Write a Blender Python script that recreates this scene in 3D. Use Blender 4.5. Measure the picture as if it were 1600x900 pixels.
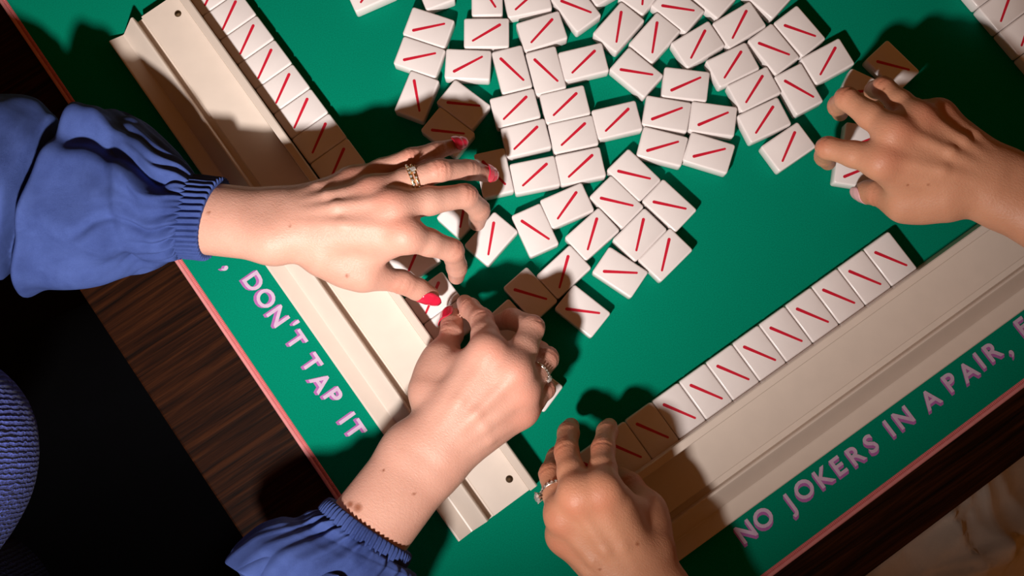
import bpy, bmesh, math, random
import numpy as np
from mathutils import Vector, Matrix

for o in list(bpy.data.objects):
    bpy.data.objects.remove(o)
scene = bpy.context.scene
COL = scene.collection
rng = np.random.RandomState(7)

# ------------------------------------------------------------------ camera
F_PX = 1600.0
TX, TY = math.radians(7.9), math.radians(-0.6)
CAM = np.array([0.0, 0.0, 0.65])
_cx, _sx, _cy, _sy = math.cos(TX), math.sin(TX), math.cos(TY), math.sin(TY)
LOOK = np.array([_sy, _cy * _sx, -_cy * _cx])
RIGHT = np.array([_cy, -_sy * _sx, _sy * _cx])
UP = np.cross(RIGHT, LOOK)
cam_data = bpy.data.cameras.new('camera')
cam_data.sensor_width = 36.0
cam_data.lens = F_PX / 1600.0 * 36.0
cam_data.clip_start = 0.01
cam = bpy.data.objects.new('camera', cam_data)
COL.objects.link(cam)
M = Matrix.Identity(4)
for i in range(3):
    M[i][0], M[i][1], M[i][2], M[i][3] = RIGHT[i], UP[i], -LOOK[i], CAM[i]
cam.matrix_world = M
scene.camera = cam

# ------------------------------------------------------------------ world and light
world = bpy.data.worlds.new('dim_room')
scene.world = world
world.use_nodes = True
bg = world.node_tree.nodes['Background']
bg.inputs[0].default_value = (1.0, 0.36, 0.075, 1)
bg.inputs[1].default_value = 0.10

lamp_data = bpy.data.lights.new('hard_flash', 'SPOT')
lamp_data.energy = 21.5
lamp_data.color = (1.0, 0.93, 0.88)
lamp_data.shadow_soft_size = 0.016
lamp_data.spot_size = math.radians(155)
lamp_data.spot_blend = 1.0
lamp = bpy.data.objects.new('hard_flash', lamp_data)
COL.objects.link(lamp)
LAMP = Vector((-0.119, -0.174, 0.424))
lamp.location = LAMP
AIM = Vector((-0.20, 1.30, 0.0))
lamp.rotation_euler = (AIM - LAMP).to_track_quat('-Z', 'Y').to_euler()

scene.view_settings.view_transform = 'Standard'
scene.view_settings.look = 'None'
scene.view_settings.exposure = 0.0
scene.view_settings.gamma = 1.0
scene.view_settings.use_curve_mapping = False


# ------------------------------------------------------------------ helpers
def P(px, py, z):
    """Point of the place at height z that lies on the photograph's line of sight."""
    ray = LOOK + (px - 800) / F_PX * RIGHT - (py - 450) / F_PX * UP
    t = (z - CAM[2]) / ray[2]
    return CAM + ray * t


def empty(name, loc=(0, 0, 0)):
    o = bpy.data.objects.new(name, None)
    o.empty_display_size = 0.02
    o.location = loc
    COL.objects.link(o)
    return o


def tag(o, label=None, cat=None, group=None, kind=None):
    if label: o['label'] = label
    if cat: o['category'] = cat
    if group: o['group'] = group
    if kind: o['kind'] = kind
    return o


def mesh_obj(name, verts, faces, mat, parent=None, smooth=True):
    me = bpy.data.meshes.new(name)
    me.from_pydata([tuple(v) for v in verts], [], [tuple(f) for f in faces])
    me.update()
    if smooth:
        me.polygons.foreach_set('use_smooth', [True] * len(me.polygons))
    if mat: me.materials.append(mat)
    o = bpy.data.objects.new(name, me)
    COL.objects.link(o)
    if parent: 
        o.parent = parent
        o.matrix_parent_inverse = Matrix.Translation(-Vector(parent.location))
    return o


def np_obj(name, V, Q, mat, parent=None, smooth=True):
    """Fast mesh from numpy arrays of vertices and quads."""
    me = bpy.data.meshes.new(name)
    V = np.asarray(V, np.float32); Q = np.asarray(Q, np.int32)
    me.vertices.add(len(V)); me.vertices.foreach_set('co', V.ravel())
    me.loops.add(Q.size); me.loops.foreach_set('vertex_index', Q.ravel())
    me.polygons.add(len(Q))
    me.polygons.foreach_set('loop_start', np.arange(0, Q.size, 4, dtype=np.int32))
    me.update(calc_edges=True)
    me.validate()
    if smooth:
        me.polygons.foreach_set('use_smooth', [True] * len(me.polygons))
    if mat: me.materials.append(mat)
    o = bpy.data.objects.new(name, me)
    COL.objects.link(o)
    if parent:
        o.parent = parent
        o.matrix_parent_inverse = Matrix.Translation(-Vector(parent.location))
    return o


def bm_obj(name, bm, mat, parent=None, smooth=False):
    me = bpy.data.meshes.new(name)
    bm.to_mesh(me); bm.free()
    if smooth:
        me.polygons.foreach_set('use_smooth', [True] * len(me.polygons))
    if mat: me.materials.append(mat)
    o = bpy.data.objects.new(name, me)
    COL.objects.link(o)
    if parent:
        o.parent = parent
        o.matrix_parent_inverse = Matrix.Translation(-Vector(parent.location))
    return o


# ------------------------------------------------------------------ materials
def new_mat(name):
    m = bpy.data.materials.new(name)
    m.use_nodes = True
    nt = m.node_tree
    b = nt.nodes['Principled BSDF']
    return m, nt, b


def node(nt, kind, **kw):
    n = nt.nodes.new(kind)
    for k, v in kw.items():
        setattr(n, k, v)
    return n


def coords(nt, rot=0.0, scale=(1, 1, 1)):
    tc = node(nt, 'ShaderNodeNewGeometry')
    m0 = node(nt, 'ShaderNodeMapping')
    m0.inputs['Rotation'].default_value = (0, 0, rot)
    mp = node(nt, 'ShaderNodeMapping')
    mp.inputs['Scale'].default_value = scale
    nt.links.new(tc.outputs['Position'], m0.inputs['Vector'])
    nt.links.new(m0.outputs['Vector'], mp.inputs['Vector'])
    return mp.outputs['Vector']


def noise(nt, vec, scale, detail=3.0, rough=0.5, dist=0.0):
    n = node(nt, 'ShaderNodeTexNoise')
    n.inputs['Scale'].default_value = scale
    n.inputs['Detail'].default_value = detail
    n.inputs['Roughness'].default_value = rough
    n.inputs['Distortion'].default_value = dist
    nt.links.new(vec, n.inputs['Vector'])
    return n.outputs['Fac']


def ramp(nt, fac, stops):
    r = node(nt, 'ShaderNodeValToRGB')
    cr = r.color_ramp
    while len(cr.elements) < len(stops): cr.elements.new(0.5)
    for e, (p, c) in zip(cr.elements, stops):
        e.position = p; e.color = (*c, 1)
    nt.links.new(fac, r.inputs['Fac'])
    return r.outputs['Color']


def bump(nt, b, height, strength, dist):
    n = node(nt, 'ShaderNodeBump')
    n.inputs['Strength'].default_value = strength
    n.inputs['Distance'].default_value = dist
    nt.links.new(height, n.inputs['Height'])
    nt.links.new(n.outputs['Normal'], b.inputs['Normal'])
    return n


def plain(name, col, rough=0.5, metal=0.0, spec=0.5, var=0.06, nscale=300):
    m, nt, b = new_mat(name)
    v = coords(nt)
    f = noise(nt, v, nscale)
    lo = tuple(c * (1 - var) for c in col); hi = tuple(min(1, c * (1 + var)) for c in col)
    nt.links.new(ramp(nt, f, [(0.3, lo), (0.7, hi)]), b.inputs['Base Color'])
    b.inputs['Roughness'].default_value = rough
    b.inputs['Metallic'].default_value = metal
    b.inputs['Specular IOR Level'].default_value = spec
    return m


def mat_tile():
    m, nt, b = new_mat('tile_melamine')
    f = noise(nt, coords(nt), 60)
    nt.links.new(ramp(nt, f, [(0.3, (0.80, 0.735, 0.72)), (0.7, (0.84, 0.78, 0.765))]), b.inputs['Base Color'])
    b.inputs['Roughness'].default_value = 0.22
    b.inputs['Specular IOR Level'].default_value = 0.4
    b.inputs['Subsurface Weight'].default_value = 0.0
    return m


def mat_felt():
    m, nt, b = new_mat('green_mat_cloth')
    v = coords(nt)
    f = noise(nt, v, 1500, 2.0, 0.6)
    f2 = noise(nt, v, 25, 3.0, 0.5)
    mx = node(nt, 'ShaderNodeMix', data_type='RGBA')
    nt.links.new(f2, mx.inputs[0])
    nt.links.new(ramp(nt, f, [(0.3, (0.0, 0.170, 0.100)), (0.7, (0.0, 0.240, 0.142))]), mx.inputs[6])
    nt.links.new(ramp(nt, f, [(0.3, (0.0, 0.180, 0.106)), (0.7, (0.0, 0.250, 0.150))]), mx.inputs[7])
    nt.links.new(mx.outputs[2], b.inputs['Base Color'])
    b.inputs['Roughness'].default_value = 0.95
    b.inputs['Specular IOR Level'].default_value = 0.05
    bump(nt, b, f, 0.25, 0.0004)
    return m


def mat_wood():
    m, nt, b = new_mat('dark_walnut')
    v = coords(nt, rot=-math.radians(34), scale=(11, 300, 60))
    f = noise(nt, v, 1.0, 5.0, 0.62, 0.6)
    nt.links.new(ramp(nt, f, [(0.32, (0.0035, 0.0011, 0.0004)), (0.52, (0.020, 0.0052, 0.0013)), (0.72, (0.048, 0.0135, 0.0034))]), b.inputs['Base Color'])
    b.inputs['Roughness'].default_value = 0.6
    b.inputs['Specular IOR Level'].default_value = 0.08
    bump(nt, b, f, 0.35, 0.0006)
    return m


def mat_cloth(name, lo, hi, weave=1400, rough=0.85, sheen=0.25):
    m, nt, b = new_mat(name)
    v = coords(nt)
    f = noise(nt, v, 38, 4.0, 0.6, 0.4)
    v2 = coords(nt, rot=0.5, scale=(1, 6, 1))
    f2 = noise(nt, v2, weave, 2.0, 0.6)
    mth = node(nt, 'ShaderNodeMath', operation='MULTIPLY_ADD')
    nt.links.new(f2, mth.inputs[0]); mth.inputs[1].default_value = 0.55
    nt.links.new(f, mth.inputs[2])
    nt.links.new(ramp(nt, mth.outputs[0], [(0.5, lo), (1.0, hi)]), b.inputs['Base Color'])
    b.inputs['Roughness'].default_value = rough
    b.inputs['Specular IOR Level'].default_value = 0.1
    b.inputs['Sheen Weight'].default_value = sheen
    bump(nt, b, mth.outputs[0], 0.6, 0.0012)
    return m


def mat_smock():
    m, nt, b = new_mat('smocked_blue_cloth')
    v = coords(nt)
    w = node(nt, 'ShaderNodeTexWave', wave_type='BANDS', bands_direction='Y')
    w.inputs['Scale'].default_value = 118
    w.inputs['Distortion'].default_value = 3.2
    w.inputs['Detail'].default_value = 2.0
    w.inputs['Detail Scale'].default_value = 2.4
    nt.links.new(v, w.inputs['Vector'])
    nt.links.new(ramp(nt, w.outputs['Fac'], [(0.2, (0.016, 0.022, 0.12)), (0.9, (0.042, 0.062, 0.28))]), b.inputs['Base Color'])
    b.inputs['Roughness'].default_value = 0.9
    bump(nt, b, w.outputs['Fac'], 1.0, 0.003)
    return m


def mat_skin(name, base, flushc):
    m, nt, b = new_mat(name)
    v = coords(nt)
    f = noise(nt, v, 55, 4.0, 0.6)
    f2 = noise(nt, v, 900, 3.0, 0.6)
    lo = tuple(c * k for c, k in zip(base, (0.95, 0.90, 0.88))); hi = tuple(min(1, c * 1.05) for c in base)
    c1 = ramp(nt, f, [(0.3, lo), (0.7, hi)])
    at = node(nt, 'ShaderNodeAttribute', attribute_name='flush')
    mx = node(nt, 'ShaderNodeMix', data_type='RGBA')
    nt.links.new(at.outputs['Fac'], mx.inputs[0]); nt.links.new(c1, mx.inputs[6])
    mx.inputs[7].default_value = (*flushc, 1)
    at2 = node(nt, 'ShaderNodeAttribute', attribute_name='mole')
    mx2 = node(nt, 'ShaderNodeMix', data_type='RGBA')
    nt.links.new(at2.outputs['Fac'], mx2.inputs[0]); nt.links.new(mx.outputs[2], mx2.inputs[6])
    mx2.inputs[7].default_value = (0.22, 0.06, 0.02, 1)
    nt.links.new(mx2.outputs[2], b.inputs['Base Color'])
    b.inputs['Roughness'].default_value = 0.46
    b.inputs['Specular IOR Level'].default_value = 0.35
    b.inputs['Subsurface Weight'].default_value = 0.12
    b.inputs['Subsurface Radius'].default_value = (1.0, 0.35, 0.18)
    b.inputs['Subsurface Scale'].default_value = 0.003
    v3 = coords(nt, rot=0.6, scale=(1, 2.6, 1))
    f3 = noise(nt, v3, 420, 3.0, 0.65, 0.5)
    ad = node(nt, 'ShaderNodeMath', operation='ADD')
    nt.links.new(f2, ad.inputs[0]); nt.links.new(f3, ad.inputs[1])
    bump(nt, b, ad.outputs[0], 0.40, 0.0005)
    return m


def mat_gem():
    m, nt, b = new_mat('clear_diamond')
    f = noise(nt, coords(nt), 900)
    nt.links.new(ramp(nt, f, [(0.4, (0.75, 0.72, 0.68)), (0.6, (0.97, 0.95, 0.92))]), b.inputs['Base Color'])
    b.inputs['Roughness'].default_value = 0.03
    b.inputs['IOR'].default_value = 2.2
    b.inputs['Metallic'].default_value = 0.35
    b.inputs['Transmission Weight'].default_value = 0.5
    return m


MAT = dict(
    tile=mat_tile(), felt=mat_felt(), wood=mat_wood(),
    mark=plain('red_enamel', (0.58, 0.012, 0.035), 0.35, var=0.05),
    rack=plain('ivory_plastic', (0.715, 0.615, 0.535), 0.34, var=0.02, nscale=90, spec=0.4),
    rack_dark=plain('hole_shade_brown', (0.10, 0.055, 0.02), 0.7),  # shade inside the screw holes, put into the colour
    letter=plain('lilac_print', (0.58, 0.43, 0.58), 0.8, spec=0.1),
    lettershade=plain('magenta_print', (0.40, 0.13, 0.38), 0.8, spec=0.1),
    piping=plain('pink_piping', (0.66, 0.25, 0.25), 0.75, spec=0.15),
    stitch=plain('coral_stitch', (0.62, 0.17, 0.17), 0.7, spec=0.15),
    blue=mat_cloth('blue_linen', (0.028, 0.047, 0.165), (0.062, 0.100, 0.300), sheen=0.0),
    smock=mat_smock(),
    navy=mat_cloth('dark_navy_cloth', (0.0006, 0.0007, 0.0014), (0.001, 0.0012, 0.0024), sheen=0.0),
    cream=mat_cloth('cream_cotton', (0.76, 0.66, 0.58), (0.88, 0.78, 0.69), weave=1100, sheen=0.1),
    skin1=mat_skin('fair_skin', (0.56, 0.305, 0.232), (0.62, 0.22, 0.15)),
    skin2=mat_skin('tanned_skin', (0.54, 0.260, 0.155), (0.50, 0.15, 0.085)),
    rednail=plain('red_nail_polish', (0.66, 0.018, 0.055), 0.16, var=0.02, spec=0.6),
    pinknail=plain('pale_pink_nail_polish', (0.78, 0.42, 0.44), 0.18, var=0.02, spec=0.6),
    gold=plain('yellow_gold', (0.83, 0.58, 0.25), 0.2, metal=1.0, var=0.04),
    silver=plain('white_gold', (0.80, 0.76, 0.70), 0.18, metal=1.0, var=0.04),
    gem=mat_gem(),
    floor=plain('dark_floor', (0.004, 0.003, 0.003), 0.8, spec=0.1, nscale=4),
)

# ------------------------------------------------------------------ setting: floor, table, mat
E1 = np.array([math.cos(math.radians(35.6)), math.sin(math.radians(35.6)), 0.0])     # along the right-hand table edge
E2 = np.array([-E1[1], E1[0], 0.0])                                                  # along the left-hand table edge, away
ZT = -0.0035


def corner(pl, pr):
    """Where the left edge (through pl, along E2) meets the right edge (through pr, along E1)."""
    A = np.array([[E2[0], -E1[0]], [E2[1], -E1[1]]])
    s, t = np.linalg.solve(A, (pr - pl)[:2])
    return pl + E2 * s


def frame_pt(o, a, b, z=0.0):
    q = o + E1 * a + E2 * b
    return (q[0], q[1], z)


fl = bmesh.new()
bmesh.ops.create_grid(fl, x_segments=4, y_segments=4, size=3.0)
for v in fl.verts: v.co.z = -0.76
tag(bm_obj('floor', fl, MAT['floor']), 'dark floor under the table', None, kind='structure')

TABC = corner(P(247, 640, ZT), P(1478, 806, ZT))
TSIZE = 1.0
table = empty('game_table', (*TABC[:2], -0.76))
tag(table, 'square dark walnut table under the green game mat', 'table')


def slab(name, o, a0, a1, b0, b1, z0, z1, mat, parent, bev=0.0):
    bm = bmesh.new()
    vs = [bm.verts.new(frame_pt(o, a, b, z)) for z in (z0, z1) for a, b in ((a0, b0), (a1, b0), (a1, b1), (a0, b1))]
    for f in ((3, 2, 1, 0), (4, 5, 6, 7), (0, 1, 5, 4), (1, 2, 6, 5), (2, 3, 7, 6), (3, 0, 4, 7)):
        bm.faces.new([vs[i] for i in f])
    if bev:
        bmesh.ops.bevel(bm, geom=list(bm.edges), offset=bev, segments=2, affect='EDGES', profile=0.6)
    return bm_obj(name, bm, mat, parent)


slab('table_top', TABC, 0, TSIZE, 0, TSIZE, ZT - 0.03, ZT, MAT['wood'], table, 0.0015)
for a0, a1, b0, b1 in ((.04, .96, .04, .06), (.04, .96, .94, .96), (.04, .06, .06, .94), (.94, .96, .06, .94)):
    slab('apron', TABC, a0, a1, b0, b1, ZT - 0.11, ZT - 0.03, MAT['wood'], table)
for a in (.04, .90):
    for b in (.04, .90):
        slab('leg', TABC, a, a + .06, b, b + .06, -0.76, ZT - 0.03, MAT['wood'], table, 0.002)

MATC = corner(P(306, 449, 0), P(1400, 749.5, 0))
MSIZE = 0.84
mat_root = empty('game_mat', (*MATC[:2], ZT))
tag(mat_root, 'green felt game mat with pink stitched edge and lilac lettering', 'game mat')
slab('mat_cloth', MATC, 0, MSIZE, 0, MSIZE, ZT, 0.0, MAT['felt'], mat_root, 0.0006)


def edging(a, b, inward):
    """Overlocked pink edge: a smooth outer roll and a ribbed row of stitches inside it."""
    a = np.array(a); b = np.array(b); L = np.linalg.norm(b - a); d = (b - a) / L
    n = np.array(inward); z = np.array([0, 0, 1.0])
    prof = [(math.cos(t), math.sin(t)) for t in np.linspace(math.pi, 0, 9)]
    V, Q = [], []
    r = 0.00135
    for s in (0, L):
        for c, h in prof:
            V.append(a + d * s + n * (c * r - 0.0006) + z * (h * r - 0.0004))
    for i in range(8): Q.append((i, i + 1, 9 + i + 1, 9 + i))
    mesh_obj('edge_roll', V, Q, MAT['piping'], mat_root)
    V, Q = [], []
    pitch = 0.0011
    ns = int(L / pitch) * 4
    S = np.linspace(0, L, ns + 1)
    for k, s in enumerate(S):
        hgt = 0.00075 * (0.35 + 0.65 * (1, .75, 0, .75)[k % 4])
        for c, h in ((0.0006, .2), (0.0011, 1.25), (0.0019, 1.0), (0.0026, .45), (0.0028, -.3)):
            V.append(a + d * s + n * c + z * (h * hgt))
    for k in range(ns):
        for i in range(4): Q.append((k * 5 + i, k * 5 + i + 1, k * 5 + 6 + i, k * 5 + 5 + i))
    o = mesh_obj('edge_stitching', V, Q, MAT['stitch'], mat_root)
    o['kind'] = 'stuff'


c00, c10, c11, c01 = [np.array(frame_pt(MATC, a, b)) for a, b in ((0, 0), (MSIZE, 0), (MSIZE, MSIZE), (0, MSIZE))]
edging(c00, c10, E2); edging(c10, c11, -E1); edging(c11, c01, -E2); edging(c01, c00, E1)


# printed lettering on the mat, letter by letter
_glyph = {}


def glyph(ch):
    if ch in _glyph: return _glyph[ch]
    cu = bpy.data.curves.new('glyph', 'FONT')
    cu.body = ch; cu.size = 1.0; cu.offset = 0.022; cu.resolution_u = 4
    cu.align_x = 'CENTER'
    ob = bpy.data.objects.new('glyph', cu)
    COL.objects.link(ob)
    dg = bpy.context.evaluated_depsgraph_get()
    me = bpy.data.meshes.new_from_object(ob.evaluated_get(dg))
    bpy.data.objects.remove(ob)
    _glyph[ch] = me
    return me


def letter(ch, px, py, xdir, cap=0.0112, dy=0.0):
    c = Vector(P(px, py, 0.0)); xd = Vector(xdir).normalized(); yd = Vector((-xd.y, xd.x, 0))
    src = glyph(ch)
    co = np.empty(len(src.vertices) * 3, np.float32); src.vertices.foreach_get('co', co); co = co.reshape(-1, 3)
    s = cap / 0.70
    ymid = 0.35
    loc = [(v[0] * s, (v[1] - ymid) * s + dy) for v in co]
    polys = [tuple(p.vertices) for p in src.polygons]

    def place(ox, oy, z): return [tuple(c + xd * (x + ox) + yd * (y + oy) + Vector((0, 0, z))) for x, y in loc]
    face = mesh_obj('letter', place(0, 0, 0.00030), polys, MAT['letter'], mat_root, smooth=False)
    V, Fc = [], []
    for k in range(1, 9):
        off = len(V)
        V += place(-0.00013 * k, -0.00021 * k, 0.00028 - 0.00002 * k)
        Fc += [tuple(i + off for i in p) for p in polys]
    sh = mesh_obj('letter_shade', V, Fc, MAT['lettershade'], None, smooth=False)
    sh.parent = face
    sh.matrix_parent_inverse = Matrix.Translation(-Vector(mat_root.location))
    sh.matrix_parent_inverse = Matrix.Identity(4)


XL = -E2; XR = E1
for ch, px, py in ((',', 363, 412), ('D', 397, 440), ('O', 416, 466), ('N', 435, 494), ("'", 455, 510), ('T', 464, 531),
                   ('T', 488, 567), ('A', 502, 597), ('P', 521, 618), ('I', 543, 653), ('T', 556, 671)):
    letter(ch, px, py, XL)
for ch, px, py in (('N', 1165, 830), ('O', 1192, 809), ('J', 1234, 784), ('O', 1256, 764), ('K', 1285, 745), ('E', 1309, 728),
                   ('R', 1335, 711), ('S', 1360, 693), ('I', 1389, 669), ('N', 1411, 652), ('A', 1453, 623), ('P', 1484, 597),
                   ('A', 1512, 580), ('I', 1530, 563), ('R', 1549, 549), (',', 1572, 541), ('E', 1597, 510)):
    letter(ch, px, py, XR)


# ------------------------------------------------------------------ racks
RACK_L = 0.398
BASE = [(0, .0004), (0, 4.6), (.6, 5.2), (1.3, 5.2), (9.6, 2.0), (10.6, 2.1), (20.6, 13.0), (21.4, 13.7), (22.2, 13.6), (22.8, 12.8),
        (23.0, 5.0), (26.6, 5.0), (26.9, 7.5), (27.4, 8.0), (53.7, 8.0), (54.2, 7.6), (54.2, .0004)]
RAIL = [(54.55, .0004), (54.55, 24.0), (55.0, 24.6), (59.0, 23.9), (59.7, 23.2), (59.7, .0004)]


def prism(name, prof, o, along, across, L, mat, parent):
    bm = bmesh.new()
    rings = []
    for u in (0, L):
        rings.append([bm.verts.new(tuple(o + along * u + across * (d * .001) + np.array([0, 0, z * .001]))) for d, z in prof])
    n = len(prof)
    for i in range(n):
        j = (i + 1) % n
        bm.faces.new((rings[0][i], rings[0][j], rings[1][j], rings[1][i]))
    bm.faces.new(list(reversed(rings[0]))); bm.faces.new(rings[1])
    bmesh.ops.recalc_face_normals(bm, faces=bm.faces)
    return bm_obj(name, bm, mat, parent)


def rack(o, along, across, label):
    root = empty('tile_rack', tuple(o))
    tag(root, label, 'tile rack', 'ivory tile racks')
    prism('base', BASE, o, along, across, RACK_L, MAT['rack'], root)
    prism('back_rail', RAIL, o, along, across, RACK_L, MAT['rack'], root)
    for u in (0.0125, RACK_L - 0.0125):
        c = o + along * u + across * 0.0478
        bm = bmesh.new()
        N = 20
        rr = ((.0019, .00802), (.00215, .0083), (.00235, .00802), (.0019, .00802))
        loops = []
        for r, z in rr[:3]:
            loops.append([bm.verts.new((c[0] + r * math.cos(2 * math.pi * k / N), c[1] + r * math.sin(2 * math.pi * k / N), z)) for k in range(N)])
        for a, b in zip(loops, loops[1:]):
            for k in range(N): bm.faces.new((a[k], a[(k + 1) % N], b[(k + 1) % N], b[k]))
        bm.faces.new(loops[0])  # flat disc on the plate, coloured dark for the shaded inside of a hole
        bm_obj('screw_hole', bm, MAT['rack_dark'], root, True)
    return root


aL = np.array([math.cos(math.radians(-54)), math.sin(math.radians(-54)), 0]); nL = np.array([-aL[1], aL[0], 0])
oL = P(170, 65, 0.005) * np.array([1, 1, 0])
rack(oL, aL, nL, 'ivory tile rack on the left, under both hands of the person in blue')
aR = np.array([math.cos(math.radians(35.1)), math.sin(math.radians(35.1)), 0]); nR = np.array([-aR[1], aR[0], 0])
pO = P(1330, 681, 0.005) * np.array([1, 1, 0]); pI = P(945, 772, 0.024) * np.array([1, 1, 0])
oR = pO + aR * float((pI - pO) @ aR)
rack(oR, aR, nR, 'ivory tile rack on the right, beside the NO JOKERS lettering')

# ------------------------------------------------------------------ tiles
TL, TW, TH = .0296, .0204, .0100


def tile_mesh():
    bm = bmesh.new()
    bmesh.ops.create_cube(bm, size=1.0)
    bmesh.ops.scale(bm, vec=(TL, TW, TH), verts=bm.verts)
    vert_edges = [e for e in bm.edges if abs(e.verts[0].co.z - e.verts[1].co.z) > TH * .5]
    bmesh.ops.bevel(bm, geom=vert_edges, offset=.0016, segments=3, affect='EDGES', profile=0.5)
    hor = [e for e in bm.edges if abs(e.verts[0].co.z - e.verts[1].co.z) < 1e-6 and len(e.link_faces) == 2
           and abs(e.link_faces[0].normal.dot(e.link_faces[1].normal)) < .3]
    bmesh.ops.bevel(bm, geom=hor, offset=.0010, segments=2, affect='EDGES', profile=0.5)
    for v in bm.verts: v.co.z += TH / 2
    me = bpy.data.meshes.new('mahjong_tile')
    bm.to_mesh(me); bm.free()
    me.polygons.foreach_set('use_smooth', [True] * len(me.polygons))
    me.set_sharp_from_angle(angle=math.radians(50))
    me.materials.append(MAT['tile'])
    return me


def mark_mesh():
    bm = bmesh.new()
    a = math.radians(31.5); L = .0222 / 2
    d = Vector((math.cos(a), math.sin(a), 0)); n = Vector((-d.y, d.x, 0))
    out = []
    for s, w in ((-1, .00070), (1, .00100)):
        e = d * (s * (L - w))
        for k in range(7):
            t = math.radians(-90 + 30 * k)
            out.append(e + d * s * (w * math.cos(t)) + n * s * (w * math.sin(t)))
    top = [bm.verts.new(p + Vector((0, 0, TH + .00008))) for p in out]
    bot = [bm.verts.new(p + Vector((0, 0, TH - .0003))) for p in out]
    bm.faces.new(top)
    for i in range(len(top)):
        j = (i + 1) % len(top)
        bm.faces.new((top[i], bot[i], bot[j], top[j]))
    bmesh.ops.recalc_face_normals(bm, faces=bm.faces)
    me = bpy.data.meshes.new('slash_mark')
    bm.to_mesh(me); bm.free()
    me.materials.append(MAT['mark'])
    return me


TILE_ME, MARK_ME = tile_mesh(), mark_mesh()


def tile(x, y, ang, label, group):
    o = bpy.data.objects.new('mahjong_tile', TILE_ME)
    COL.objects.link(o)
    o.location = (x, y, 0.0001); o.rotation_euler = (0, 0, math.radians(ang))
    tag(o, label, 'mahjong tile', group)
    m = bpy.data.objects.new('slash_mark', MARK_ME)
    COL.objects.link(m); m.parent = o
    return o


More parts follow.
